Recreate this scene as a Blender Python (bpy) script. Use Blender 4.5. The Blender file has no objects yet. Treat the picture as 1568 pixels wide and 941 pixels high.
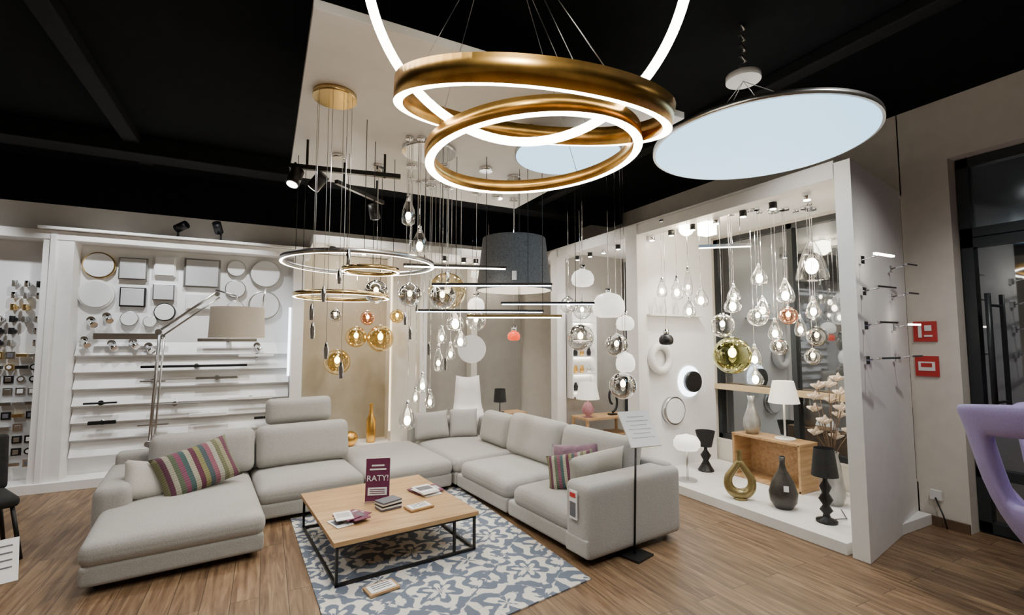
import bpy, math, random
import bmesh
from mathutils import Vector, Matrix
random.seed(7)
S=1.25
pi=math.pi
R=math.radians
# ---------------------------------------------------------------- materials
MATS={}
def mat(name,col,rough=.5,metal=0.,emit=0.,ecol=None,noise=0.,nscale=40.,bump=0.,spec=.5,sheen=0.):
    if name in MATS: return MATS[name]
    m=bpy.data.materials.new(name); m.use_nodes=True
    nt=m.node_tree; b=nt.nodes['Principled BSDF']
    b.inputs['Base Color'].default_value=(*col,1)
    b.inputs['Roughness'].default_value=rough
    b.inputs['Metallic'].default_value=metal
    b.inputs['Specular IOR Level'].default_value=spec
    if sheen: b.inputs['Sheen Weight'].default_value=sheen
    if emit:
        b.inputs['Emission Color'].default_value=(*(ecol or col),1)
        b.inputs['Emission Strength'].default_value=emit
    if noise or bump:
        tc=nt.nodes.new('ShaderNodeTexCoord'); n=nt.nodes.new('ShaderNodeTexNoise')
        n.inputs['Scale'].default_value=nscale; n.inputs['Detail'].default_value=4
        nt.links.new(tc.outputs['Object'],n.inputs['Vector'])
        if noise:
            cr=nt.nodes.new('ShaderNodeValToRGB')
            cr.color_ramp.elements[0].position=.3; cr.color_ramp.elements[1].position=.7
            cr.color_ramp.elements[0].color=(*[max(0,c*(1-noise)) for c in col],1)
            cr.color_ramp.elements[1].color=(*[min(1,c*(1+noise)) for c in col],1)
            nt.links.new(n.outputs['Fac'],cr.inputs['Fac']); nt.links.new(cr.outputs['Color'],b.inputs['Base Color'])
        if bump:
            bp=nt.nodes.new('ShaderNodeBump'); bp.inputs['Strength'].default_value=bump; bp.inputs['Distance'].default_value=.005
            nt.links.new(n.outputs['Fac'],bp.inputs['Height']); nt.links.new(bp.outputs['Normal'],b.inputs['Normal'])
    MATS[name]=m; return m
def glass(name,tint,refl=.25,gcol=(1,1,1),rough=.02):
    m=bpy.data.materials.new(name); m.use_nodes=True; nt=m.node_tree
    nt.nodes.clear()
    o=nt.nodes.new('ShaderNodeOutputMaterial'); mx=nt.nodes.new('ShaderNodeMixShader')
    t=nt.nodes.new('ShaderNodeBsdfTransparent'); t.inputs['Color'].default_value=(*tint,1)
    g=nt.nodes.new('ShaderNodeBsdfGlossy'); g.inputs['Roughness'].default_value=rough; g.inputs['Color'].default_value=(*gcol,1)
    lw=nt.nodes.new('ShaderNodeLayerWeight'); lw.inputs['Blend'].default_value=refl
    nt.links.new(lw.outputs['Facing'],mx.inputs['Fac']); nt.links.new(t.outputs[0],mx.inputs[1]); nt.links.new(g.outputs[0],mx.inputs[2])
    nt.links.new(mx.outputs[0],o.inputs['Surface']); return m
def nodes_wood(name,c1,c2,c3,row=.16,width=1.3,along='Y',mortar=.0025,rough=.38,planks=True):
    m=bpy.data.materials.new(name); m.use_nodes=True; nt=m.node_tree; b=nt.nodes['Principled BSDF']; b.inputs['Roughness'].default_value=rough
    N=nt.nodes.new; Lk=nt.links.new
    tc=N('ShaderNodeTexCoord'); mp=N('ShaderNodeMapping')
    mp.inputs['Rotation'].default_value=(0,0,R(90) if along=='Y' else 0)
    Lk(tc.outputs['Object'],mp.inputs['Vector'])
    mp2=N('ShaderNodeMapping'); mp2.inputs['Scale'].default_value=(1.2,14,14); Lk(mp.outputs['Vector'],mp2.inputs['Vector'])
    ns=N('ShaderNodeTexNoise'); ns.inputs['Scale'].default_value=2.2; ns.inputs['Detail'].default_value=7; ns.inputs['Distortion'].default_value=.8
    if planks:
        br=N('ShaderNodeTexBrick'); br.inputs['Scale'].default_value=1; br.inputs['Brick Width'].default_value=width; br.inputs['Row Height'].default_value=row
        br.inputs['Mortar Size'].default_value=mortar; br.inputs['Mortar Smooth'].default_value=.3; br.inputs['Bias'].default_value=0
        br.offset=.37
        br.inputs['Color1'].default_value=(0,0,0,1); br.inputs['Color2'].default_value=(1,1,1,1); br.inputs['Mortar'].default_value=(0.,0.,0.,1)
        Lk(mp.outputs['Vector'],br.inputs['Vector'])
        sc=N('ShaderNodeVectorMath'); sc.operation='SCALE'; sc.inputs['Scale'].default_value=7.; Lk(br.outputs['Color'],sc.inputs[0])
        ad=N('ShaderNodeVectorMath'); ad.operation='ADD'; Lk(mp2.outputs['Vector'],ad.inputs[0]); Lk(sc.outputs[0],ad.inputs[1])
        Lk(ad.outputs[0],ns.inputs['Vector'])
    else: Lk(mp2.outputs['Vector'],ns.inputs['Vector'])
    cr=N('ShaderNodeValToRGB'); e=cr.color_ramp.elements
    e[0].position=.3; e[0].color=(*c1,1); e[1].position=.7; e[1].color=(*c3,1); k=e.new(.5); k.color=(*c2,1)
    Lk(ns.outputs['Fac'],cr.inputs['Fac'])
    out=cr.outputs['Color']
    if planks:
        mx=N('ShaderNodeMixRGB'); mx.blend_type='MULTIPLY'; mx.inputs['Fac'].default_value=.5; Lk(out,mx.inputs[1])
        cr2=N('ShaderNodeValToRGB'); cr2.color_ramp.elements[0].color=(.5,.48,.46,1); cr2.color_ramp.elements[1].color=(1,1,1,1); Lk(br.outputs['Color'],cr2.inputs['Fac']); Lk(cr2.outputs['Color'],mx.inputs[2])
        mx2=N('ShaderNodeMixRGB'); mx2.blend_type='MIX'; Lk(br.outputs['Fac'],mx2.inputs['Fac']); Lk(mx.outputs[0],mx2.inputs[1]); mx2.inputs[2].default_value=(.05,.03,.018,1)
        out=mx2.outputs[0]
    Lk(out,b.inputs['Base Color'])
    bp=N('ShaderNodeBump'); bp.inputs['Strength'].default_value=.12; bp.inputs['Distance'].default_value=.004; Lk(ns.outputs['Fac'],bp.inputs['Height']); Lk(bp.outputs['Normal'],b.inputs['Normal'])
    return m
def rug_mat():
    m=bpy.data.materials.new('rug_damask'); m.use_nodes=True; nt=m.node_tree; b=nt.nodes['Principled BSDF']; b.inputs['Roughness'].default_value=.95
    N=nt.nodes.new; Lk=nt.links.new
    def M(op,a,c=None,d=None):
        n=N('ShaderNodeMath'); n.operation=op
        for i,v in enumerate((a,c,d)):
            if v is None: continue
            if isinstance(v,(int,float)): n.inputs[i].default_value=v
            else: Lk(v,n.inputs[i])
        return n.outputs[0]
    tc=N('ShaderNodeTexCoord'); wn=N('ShaderNodeTexNoise'); wn.inputs['Scale'].default_value=5; Lk(tc.outputs['Object'],wn.inputs['Vector'])
    fn=N('ShaderNodeTexNoise'); fn.inputs['Scale'].default_value=45; fn.inputs['Detail'].default_value=3; Lk(tc.outputs['Object'],fn.inputs['Vector'])
    sp=N('ShaderNodeSeparateXYZ'); Lk(tc.outputs['Object'],sp.inputs[0])
    def layer(T,ox,oy,pet,k,sw):
        x=M('PINGPONG',M('ADD',sp.outputs[0],10+ox),T)
        y=M('PINGPONG',M('ADD',sp.outputs[1],10+oy),T)
        r=M('SQRT',M('ADD',M('MULTIPLY',x,x),M('MULTIPLY',y,y)))
        th=M('ARCTAN2',y,x)
        p=M('COSINE',M('MULTIPLY',th,pet))
        q=M('SINE',M('ADD',M('MULTIPLY',r,k),M('MULTIPLY',p,sw)))
        return q,r,p
    q1,r1,p1=layer(.32,0,0,4,36,2.4)
    q2,r2,p2=layer(.32,.32,.32,6,50,1.9)
    q3,r3,p3=layer(.16,.07,.04,4,64,2.2)
    near=M('LESS_THAN',r1,r2)
    a=M('ADD',M('MULTIPLY',near,q1),M('MULTIPLY',M('SUBTRACT',1,near),q2))
    a=M('ADD',a,M('MULTIPLY',q3,.65))
    a=M('ADD',a,M('MULTIPLY',M('SUBTRACT',wn.outputs['Fac'],.5),1.4))
    a=M('ADD',a,M('MULTIPLY',M('SUBTRACT',fn.outputs['Fac'],.5),1.2))
    cr=N('ShaderNodeValToRGB'); e=cr.color_ramp.elements; e[0].position=.42; e[0].color=(.12,.145,.195,1); e[1].position=.53; e[1].color=(.64,.62,.57,1)
    k=e.new(.475); k.color=(.27,.3,.35,1)
    Lk(M('ADD',M('MULTIPLY',a,.28),.5),cr.inputs['Fac'])
    Lk(cr.outputs[0],b.inputs['Base Color'])
    return m
def stripe_mat():
    m=bpy.data.materials.new('striped_ikat_fabric'); m.use_nodes=True; nt=m.node_tree; b=nt.nodes['Principled BSDF']; b.inputs['Roughness'].default_value=.9
    N=nt.nodes.new; Lk=nt.links.new
    tc=N('ShaderNodeTexCoord'); sp=N('ShaderNodeSeparateXYZ'); Lk(tc.outputs['UV'],sp.inputs[0])
    cr=N('ShaderNodeValToRGB'); cr.color_ramp.interpolation='CONSTANT'
    cols=[(.2,.19,.1),(.12,.04,.07),(.38,.36,.28),(.1,.13,.08),(.22,.07,.12),(.06,.11,.11),(.4,.37,.28),(.12,.03,.06),(.24,.23,.1),(.07,.1,.11),(.27,.1,.14),(.4,.39,.33),(.16,.16,.09),(.3,.28,.18),(.14,.05,.08),(.2,.22,.14)]
    e=cr.color_ramp.elements
    e[0].color=(*cols[0],1); e[1].position=.95; e[1].color=(*cols[-1],1)
    for i,c in enumerate(cols[1:-1]):
        k=e.new((i+1)/len(cols)); k.color=(*c,1)
    Lk(sp.outputs[0],cr.inputs['Fac'])
    w=N('ShaderNodeTexWave'); w.inputs['Scale'].default_value=7; w.bands_direction='Y'; w.inputs['Distortion'].default_value=4; Lk(tc.outputs['UV'],w.inputs['Vector'])
    mx=N('ShaderNodeMixRGB'); mx.blend_type='MULTIPLY'; mx.inputs[0].default_value=.4; Lk(cr.outputs[0],mx.inputs[1]); Lk(w.outputs['Color'],mx.inputs[2])
    Lk(mx.outputs[0],b.inputs['Base Color']); return m

white=mat('white_paint',(.8,.79,.77),.45,noise=.03,nscale=6)
whiteboard=mat('white_board',(.82,.82,.82),.35,noise=.02,nscale=5)
cream=mat('cream_wall_paint',(.7,.65,.58),.7,noise=.04,nscale=8)
taupe=mat('taupe_wall_paint',(.36,.32,.25),.7,noise=.05,nscale=8)
grey_wall=mat('grey_wall_paint',(.33,.31,.28),.7,noise=.05,nscale=8)
black_c=mat('black_ceiling_paint',(.005,.006,.007),.9,noise=.2,nscale=10,spec=.1)
black_b=mat('black_beam_paint',(.009,.0095,.0105),.75,noise=.2,nscale=10,spec=.15)
black=mat('black_metal',(.012,.012,.013),.4,.3,noise=.1)
blackm=mat('black_fabric',(.015,.015,.016),.85,noise=.2)
chrome=mat('chrome',(.85,.86,.88),.08,1.,noise=.02)
steel=mat('brushed_steel',(.6,.6,.6),.3,1.,noise=.05)
gold=mat('brushed_gold',(.8,.45,.11),.3,1.,noise=.3,nscale=8)
brass=mat('brass',(.8,.6,.28),.2,1.,noise=.08)
fabric=mat('grey_linen_fabric',(.375,.367,.345),.95,noise=.14,nscale=150,bump=.45,sheen=.1)
fabric2=mat('light_cushion_fabric',(.47,.45,.41),.95,noise=.12,nscale=150,bump=.4)
mauve=mat('mauve_velvet',(.17,.09,.13),.8,noise=.3,nscale=25,sheen=.3)
stripe=stripe_mat()
feet_m=mat('sofa_feet_black',(.02,.02,.02),.6,noise=.1)
led=mat('led_white',(1,.97,.9),.5,emit=17,ecol=(1,.92,.78),noise=.001)
led_cool=mat('led_cool',(.85,.93,1),.5,emit=7,ecol=(.8,.9,1),noise=.001)
bulb=mat('bulb_glow',(1,.95,.85),.5,emit=30,ecol=(1,.86,.62),noise=.001)
opal=mat('opal_glass',(.85,.85,.83),.25,emit=1.3,ecol=(1,.94,.84),noise=.01)
opal_off=mat('opal_diffuser',(.78,.79,.8),.3,noise=.03,nscale=3)
shade_b=mat('beige_linen_shade',(.5,.44,.37),.9,emit=.08,ecol=(.8,.7,.55),noise=.08,nscale=120)
shade_w=mat('white_shade',(.8,.78,.73),.8,emit=.6,ecol=(1,.9,.75),noise=.03)
shade_g=mat('grey_felt_shade',(.11,.115,.125),.95,noise=.25,nscale=60)
paper=mat('white_paper',(.82,.82,.82),.6,noise=.02)
ink=mat('print_ink',(.12,.12,.14),.7,noise=.1)
purple_p=mat('purple_print',(.13,.025,.07),.4,noise=.1)
red=mat('red_sign',(.5,.03,.03),.4,noise=.05)
redg=mat('red_glass',(.7,.06,.02),.2,emit=1.2,ecol=(1,.08,.02),noise=.05)
purple=mat('lavender_upholstery',(.33,.26,.52),.85,noise=.06,nscale=90,bump=.2,sheen=.2)
win=mat('dark_night_glass',(.24,.255,.27),.03,.92,noise=.1,nscale=2)
win2=mat('transom_painted_reflection',(.34,.4,.46),.12,.85,noise=.25,nscale=1.5)  # lighter blue paints in the ceiling light reflected by the transom pane
alu=mat('anthracite_frame',(.022,.026,.03),.4,.2,noise=.1)
gclear=glass('clear_glass',(.93,.94,.94),.35)
gsmoke=glass('smoked_chrome_glass',(.45,.44,.42),.6)
ggold=glass('gold_glass',(.78,.66,.36),.5,(1,.88,.6))
golive=glass('olive_glass',(.58,.57,.28),.4,(.9,.9,.55))
gamber=glass('amber_glass',(.97,.88,.66),.35,(1,.92,.7))
gcopper=glass('copper_glass',(.75,.48,.34),.5,(1,.75,.6))
vase_gold=mat('ochre_ceramic',(.27,.21,.09),.25,.5,noise=.15)
vase_dark=mat('dark_ceramic',(.05,.045,.04),.35,.3,noise=.2)
vase_grey=mat('silver_ceramic',(.4,.4,.39),.3,.5,noise=.2,nscale=12)
petal=mat('dried_petals',(.68,.55,.42),.8,noise=.2,nscale=12)
twig=mat('twig',(.16,.1,.06),.8,noise=.2)
pink=mat('pink_ceramic',(.5,.22,.26),.3,noise=.2)
oak=nodes_wood('oak_top',(.33,.19,.085),(.46,.28,.13),(.55,.35,.18),planks=False,along='X')
floor_m=nodes_wood('floor_planks',(.105,.058,.03),(.19,.115,.06),(.3,.195,.108),rough=.45)
rugm=rug_mat()
disc_m=mat('stretched_led_panel',(.3,.36,.4),.5,emit=2.4,ecol=(.42,.74,1),noise=.05,nscale=2)
strip_m=mat('warm_strip',(1,.9,.7),.5,emit=3,ecol=(1,.8,.5),noise=.001)
gf=mat('grey_diffuser',(.5,.51,.52),.3,noise=.03,nscale=3)
pine=mat('pine_sill',(.5,.36,.2),.5,noise=.1)

# ---------------------------------------------------------------- mesh builder
class B:
    def __init__(s,name): s.name=name; s.v=[];s.f=[];s.m=[];s.sm=[];s.mats=[];s.uv={}
    def mi(s,m):
        if m not in s.mats: s.mats.append(m)
        return s.mats.index(m)
    def add(s,vs,fs,m,smooth=False,M=None,uvs=None):
        o=len(s.v); k=s.mi(m)
        for i,p in enumerate(vs):
            p=Vector(p)
            if M is not None: p=M@p
            s.v.append(p)
            if uvs: s.uv[o+i]=uvs[i]
        for f in fs: s.f.append([i+o for i in f]); s.m.append(k); s.sm.append(smooth)
        return s
    def box(s,c,d,m,M=None,rz=0):
        x,y,z=[a/2 for a in d]; c=Vector(c)
        Rm=Matrix.Rotation(rz,4,'Z')
        vs=[c+Rm@Vector((i*x,j*y,k*z)) for i in(-1,1) for j in(-1,1) for k in(-1,1)]
        return s.add(vs,[(0,1,3,2),(4,6,7,5),(0,4,5,1),(2,3,7,6),(0,2,6,4),(1,5,7,3)],m,M=M)
    def prism(s,poly,z0,z1,m,M=None):
        n=len(poly); vs=[(x,y,z0) for x,y in poly]+[(x,y,z1) for x,y in poly]
        fs=[tuple(range(n))[::-1],tuple(range(n,2*n))]+[(i,(i+1)%n,(i+1)%n+n,i+n) for i in range(n)]
        return s.add(vs,fs,m,M=M)
    def lathe(s,prof,c,m,seg=24,M=None,smooth=True,ax=None):
        T=Matrix.Translation(Vector(c))
        if ax is not None: T=T@Vector((0,0,1)).rotation_difference(Vector(ax).normalized()).to_matrix().to_4x4()
        if M is not None: T=M@T
        vs=[];fs=[]
        n=len(prof)
        for r,z in prof:
            for j in range(seg):
                a=2*pi*j/seg; vs.append((max(r,1e-4)*math.cos(a),max(r,1e-4)*math.sin(a),z))
        for i in range(n-1):
            for j in range(seg):
                k=(j+1)%seg; fs.append((i*seg+j,i*seg+k,(i+1)*seg+k,(i+1)*seg+j))
        return s.add(vs,fs,m,smooth,T)
    def cyl(s,c,r,h,m,seg=24,M=None,ax=None,r2=None):
        r2=r if r2 is None else r2
        s.lathe([(0,0),(r,0)],c,m,seg,M,False,ax); s.lathe([(r,0),(r2,h)],c,m,seg,M,True,ax); s.lathe([(r2,h),(0,h)],c,m,seg,M,False,ax); return s
    def sph(s,c,r,m,sz=1.,M=None,seg=20):
        n=seg//2
        return s.lathe([(r*math.sin(pi*i/n),-r*sz*math.cos(pi*i/n)) for i in range(n+1)],c,m,seg,M)
    def tube(s,pts,r,m,seg=6,M=None,closed=False):
        pts=[Vector(p) for p in pts]; vs=[];fs=[];n=len(pts)
        for i,p in enumerate(pts):
            if closed: d=pts[(i+1)%n]-pts[i-1]
            else: d=(pts[min(i+1,n-1)]-pts[max(i-1,0)])
            d.normalize(); u=d.orthogonal().normalized() if i==0 else (u-d*u.dot(d)).normalized()
            w=d.cross(u)
            rr=r[i] if isinstance(r,(list,tuple)) else r
            for j in range(seg):
                a=2*pi*j/seg; vs.append(p+u*rr*math.cos(a)+w*rr*math.sin(a))
        for i in range(n if closed else n-1):
            for j in range(seg):
                k=(j+1)%seg; i2=(i+1)%n; fs.append((i*seg+j,i*seg+k,i2*seg+k,i2*seg+j))
        if not closed: fs+= [tuple(range(seg))[::-1],tuple((n-1)*seg+j for j in range(seg))]
        return s.add(vs,fs,m,True,M)
    def bandring(s,c,nrm,Rr,w,h,msides,mbot,seg=96,mtop=None,minn=None):
        n=Vector(nrm).normalized(); e1=(Vector((1,0,0))-n*n.x).normalized(); e2=n.cross(e1); c=Vector(c)
        loops=[]
        for r,z in ((Rr,0),(Rr,h),(Rr-w,h),(Rr-w,0)):
            loops.append([c+e1*r*math.cos(2*pi*j/seg)+e2*r*math.sin(2*pi*j/seg)+n*z for j in range(seg)])
        for a,b_,m in((0,1,msides),(1,2,mtop or msides),(2,3,minn or msides),(3,0,mbot)):
            vs=loops[a]+loops[b_]; s.add(vs,[(j,(j+1)%seg,seg+(j+1)%seg,seg+j) for j in range(seg)],m,True)
        return s
    def soft(s,c,d,m,r=.05,M=None,puff=.0,N=10,bulge=0.,rot=None):
        h=[a/2 for a in d]; r=min(r,*[a*.98 for a in h]); keys={};vs=[];fs=[]
        T=Matrix.Translation(Vector(c))
        if rot is not None: T=T@rot
        if M is not None: T=M@T
        def samp(hh):
            t=[-hh+r*(1-math.cos(pi/2*i/3)) for i in range(4)]
            mid=[-(hh-r)+2*(hh-r)*i/N for i in range(1,N)]
            return t+mid+[-q for q in t[::-1]]
        L=[samp(h[0]),samp(h[1]),samp(h[2])]
        def vid(p):
            k=tuple(round(q,5) for q in p)
            if k in keys: return keys[k]
            inn=Vector([max(-(h[i]-r),min(h[i]-r,p[i])) for i in range(3)])
            dd=Vector(p)-inn
            q=inn+dd.normalized()*r if dd.length>1e-9 else Vector(p)
            x,y,z=[p[i]/h[i] for i in range(3)]
            if puff: q.z+=(1 if z>0 else -.3)*abs(z)*puff*(1-x**4)*(1-y**4)
            if bulge: q.y+=y*bulge*(1-x**4)*(1-z**4)
            keys[k]=len(vs); vs.append(q); return keys[k]
        for ax in range(3):
            a,b_=[(1,2),(0,2),(0,1)][ax]
            for sg in(-1,1):
                for i in range(len(L[a])-1):
                    for j in range(len(L[b_])-1):
                        q=[]
                        for (ii,jj) in((i,j),(i+1,j),(i+1,j+1),(i,j+1)):
                            p=[0,0,0]; p[ax]=sg*h[ax]; p[a]=L[a][ii]; p[b_]=L[b_][jj]; q.append(vid(p))
                        if len(set(q))==4: fs.append(tuple(q))
        return s.add(vs,fs,m,True,T)
    def pillow(s,c,w,hh,t,m,rot,M=None,N=14):
        vs=[];fs=[];uv=[]
        T=Matrix.Translation(Vector(c))@rot
        if M is not None: T=M@T
        for sg in(1,-1):
            for i in range(N+1):
                for j in range(N+1):
                    x=-1+2*i/N; y=-1+2*j/N
                    pz=((1-x**4)*(1-y**4))**.6
                    k=1-.07*(1-abs(x)**2)*(abs(y)**3) ; k2=1-.07*(1-abs(y)**2)*(abs(x)**3)
                    vs.append((x*w/2*k2,sg*t/2*pz,y*hh/2*k)); uv.append((i/N,j/N))
            o=0 if sg==1 else (N+1)**2
            for i in range(N):
                for j in range(N):
                    a=o+i*(N+1)+j; fs.append((a,a+N+1,a+N+2,a+1))
        return s.add(vs,fs,m,True,T,uv)
    def done(s,bevel=0,loc=None):
        me=bpy.data.meshes.new(s.name)
        xs=[p.x for p in s.v]; ys=[p.y for p in s.v]; zs=[p.z for p in s.v]
        o=Vector(((min(xs)+max(xs))/2,(min(ys)+max(ys))/2,min(zs))) if loc is None else Vector(loc)
        me.from_pydata([tuple(p-o) for p in s.v],[],s.f)
        for m in s.mats: me.materials.append(m)
        for p,k,q in zip(me.polygons,s.m,s.sm): p.material_index=k; p.use_smooth=q
        if s.uv:
            ul=me.uv_layers.new(name='UVMap')
            for lp in me.loops: ul.data[lp.index].uv=s.uv.get(lp.vertex_index,(0,0))
        me.validate()
        bm=bmesh.new(); bm.from_mesh(me)
        bmesh.ops.remove_doubles(bm,verts=bm.verts,dist=1e-5)
        bmesh.ops.recalc_face_normals(bm,faces=bm.faces); bm.to_mesh(me); bm.free()
        ob=bpy.data.objects.new(s.name,me); ob.location=o; bpy.context.collection.objects.link(ob)
        if bevel:
            b=ob.modifiers.new('bevel','BEVEL'); b.width=bevel; b.segments=2; b.limit_method='ANGLE'; b.angle_limit=R(50)
        return ob
def V(L,D,z): # plan grid turned 27.4 deg to the walls (L across, D along)
    return Vector((.4602*D+.8878*L,.8878*D-.4602*L,z))
RX=lambda a:Matrix.Rotation(R(a),4,'X')
RY=lambda a:Matrix.Rotation(R(a),4,'Y')
RZ=lambda a:Matrix.Rotation(R(a),4,'Z')
fw=Vector((.4602,.8878,0)); rt=Vector((.8878,-.4602,0)); up=Vector((0,0,1))
CZ=3.75
# ---------------------------------------------------------------- room shell
B('floor').box((.5,3,-.05),(13,13,.1),floor_m).done()
B('ceiling').box((.5,3,CZ+.05),(13,13,.1),black_c).done()
B('wall_back').box((-.35,7.4,1.6),(11.3,.2,3.2),cream).box((-.35,7.4,3.475),(11.3,.2,.55),black_c).done()
B('wall_left').box((-5.9,3,1.875),(.2,13,3.75),cream).done()
B('wall_front').box((.5,-3.4,1.875),(13,.2,3.75),cream).done()
w=B('wall_right')
w.box((5.4,2.03,1.875),(.26,.36,3.75),cream)
w.box((5.4,3.3,3.36),(.26,2.2,.78),cream).box((5.4,3.3,.17),(.26,2.2,.34),cream)
w.box((5.4,5.9,1.875),(.26,3.0,3.75),cream)
w.box((5.4,-.7,3.48),(.26,5.1,.55),cream)
w.box((5.4,-2.9,1.875),(.26,.9,3.75),cream).done()
b=B('baseboard_right'); b.box((5.245,2.03,.04),(.02,.36,.08),mat('baseboard_brown',(.12,.07,.04),.5,noise=.1)); b.done()
for i,(c,d) in enumerate([((-1.3,2.5,3.7),(.14,8.5,.1)),((-3.2,2.5,3.7),(.14,8.5,.1)),((3.6,1.9,3.7),(.14,9,.1)),((.6,6.2,3.65),(9.2,.3,.2)),((.6,.6,3.7),(9.2,.2,.1))]):
    B('ceiling_beam').box(c,d,black_b).done(.01)
def window(name,y0,y1,z0,z1,x,mull,trans,t=.06,gm=None):
    w=B(name); w.box((x,(y0+y1)/2,(z0+z1)/2),(.02,y1-y0,z1-z0),gm or win)
    for y in[y0+t/2,y1-t/2]+mull: w.box((x-.02,y,(z0+z1)/2),(.07,t,z1-z0),alu)
    for z in[z0+t/2,z1-t/2]+trans: w.box((x-.02,(y0+y1)/2,z),(.07,y1-y0,t),alu)
    return w
w=window('window_1',2.21,4.4,.34,2.97,5.42,[3.35],[])
w.box((5.3,3.3,1.02),(.16,2.1,.06),pine); w.done()
w=window('door_1',-.59,1.84,.02,2.49,5.45,[1.0,1.1,.1],[.5],.08)
w.tube([(5.3,1.66,1.0),(5.3,1.66,2.0)],.02,alu); w.tube([(5.3,1.66,1.1),(5.44,1.66,1.1)],.012,alu); w.tube([(5.3,1.66,1.9),(5.44,1.66,1.9)],.012,alu); w.done()
window('window_2',-.59,1.84,2.5,3.2,5.45,[.6],[],.08,win2).done()
window('window_3',-2.45,-.6,.02,3.2,5.45,[-1.5],[2.5],.08).done()
# ---------------------------------------------------------------- suspended ceiling panel
p=B('suspended_ceiling_panel'); p.box((1.385,3.665,3.22),(2.47,2.61,.05),white)
for x in(.6,2.2):
    for y in(2.8,4.5): p.cyl((x,y,3.245),.01,CZ-3.245,black)
p.done(.004)
# ---------------------------------------------------------------- back wall shelf unit (left display)
u=B('wall_lamp_display_unit')
u.box((-.83,7.2,1.4),(2.3,.1,2.8),whiteboard)
for x,wd in((-2.06,.26),(.37,.14)): u.box((x,7.07,1.4),(wd,.36,2.8),white)
u.box((-2.1,6.88,1.4),(.05,.03,2.76),white)
u.box((-.85,7.07,2.77),(2.7,.38,.1),white); u.box((-.85,7.05,.05),(2.7,.42,.1),white)
u.box((-.85,7.04,2.84),(2.75,.44,.03),white)
for i in range(7):
    z=.28+i*.19
    u.add([(-1.92,7.15,z),(.29,7.15,z),(-1.92,7.07,z+.02),(.29,7.07,z+.02),(-1.92,7.145,z+.17),(.29,7.145,z+.17)],[(0,1,3,2),(2,3,5,4),(0,2,4),(1,5,3)],whiteboard)
u.box((.275,6.93,1.6),(.03,.02,.9),led_cool)
u.done(.003)
u=B('switch_display_board')
u.box((-3.2,7.2,1.4),(2.0,.1,2.8),whiteboard).box((-3.2,7.07,2.77),(2.0,.38,.1),white).box((-3.2,7.05,.05),(2.0,.42,.1),white)
u.box((-4.25,7.07,1.4),(.12,.36,2.8),white)
u.box((-2.6,7.13,.8),(.8,.03,.85),gf)
for i in range(9):
    for j in range(16):
        x=-2.26-i*.1; z=.28+j*.13
        q=random.random()
        if q<.85:
            mm=random.choice([black,chrome,brass,steel,black,chrome])
            if z>1.5: 
                if q<.5:
                    u.cyl((x,7.15,z),.03,.05,mm,14,ax=(0,-1,0)); u.cyl((x,7.09,z-.03),.025,.07,mm,12)
            elif q<.4: u.box((x,7.12,z),(.08,.03,.08),mm); u.box((x,7.1,z),(.045,.01,.045),random.choice([paper,ink,steel]))
            elif q<.6: u.box((x,7.1,z),(.09,.06,.035),mm)
            else: u.cyl((x,7.15,z),.036,.05,mm,14,ax=(0,-1,0)); u.cyl((x,7.1,z),.02,.008,random.choice([gf,ink,paper]),12,ax=(0,-1,0))
u.done(.002)
def wl(name,X,z,kind,w,h=0,rim=steel,face=opal_off):
    b=B(name); y=7.149
    if kind=='c':
        b.cyl((X,y,z),w,.05,rim,32,ax=(0,-1,0)); b.cyl((X,y-.045,z),w*.9,.018,face,32,ax=(0,-1,0))
    else:
        b.box((X,y-.025,z),(w,.05,h),rim); b.box((X,y-.055,z),(w*.88,.02,h*.88),face)
    b.done(.003)
for a in[(-1.76,2.49,'c',.155,0,brass,opal_off),(-1.44,2.47,'s',.28,.27,steel,gf),(-1.13,2.52,'s',.22,.25,white,opal_off),(-.74,2.46,'s',.39,.37,steel,gf),(-.37,2.55,'c',.11,0,steel,opal_off),(-.03,2.5,'c',.19,0,steel,opal_off),
 (-1.77,2.15,'c',.17,0,white,opal_off),(-1.43,2.13,'s',.25,.23,black,gf),(-1.13,2.2,'s',.22,.2,steel,gf),(-.37,2.28,'c',.12,0,steel,opal_off),(-.03,2.08,'c',.19,0,steel,opal_off),(-1.11,1.96,'c',.11,0,black,opal_off),(-1.45,1.87,'c',.09,0,steel,opal_off),(-1.25,1.84,'c',.07,0,steel,opal_off),(-.36,2.03,'c',.1,0,steel,opal_off),(-.75,2.1,'s',.3,.2,white,opal_off)]:
    wl('wall_ceiling_lamp' if a[2]=='c' else 'square_wall_lamp',*a)
def bar(X0,X1,z,m,h=.03,nm='linear_wall_lamp'):
    b=B(nm); b.box(((X0+X1)/2,7.02,z),(X1-X0,.04,h),m); b.cyl(((X0+X1)/2,7.15,z),.03,.12,chrome,12,ax=(0,-1,0)); b.done(.003)
for a in[(-1.3,-.2,1.3,black),(-.75,-.3,1.15,chrome),(-1.8,-1.5,.9,black,.02),(-1.75,-1.5,.68,black,.04),(-.1,.24,.62,black),(-1.3,-1.0,.62,steel,.02),(-.8,-.4,.7,white,.04),(-.4,.1,.88,white,.03),(-1.75,-1.1,1.66,chrome,.07),(-.75,-.1,1.62,chrome,.04),(.05,.22,.8,black,.03),(-1.2,-.9,.4,white,.02),(-.3,.1,1.42,white,.03),(-1.3,-1.05,1.13,steel,.02),(-1.2,-.7,.85,steel,.015)]: bar(*a)
for x,z in((-1.8,1.85),(-1.66,1.9),(-1.85,1.62),(-1.6,1.58),(-1.4,1.6),(-1.25,1.55),(-.1,1.55)):
    b=B('chrome_wall_spotlight'); b.cyl((x,7.15,z),.04,.06,chrome,14,ax=(0,-1,0)); b.cyl((x,7.07,z-.02),.035,.1,chrome,14,ax=(.5,-.6,-.4)); b.done()
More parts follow.
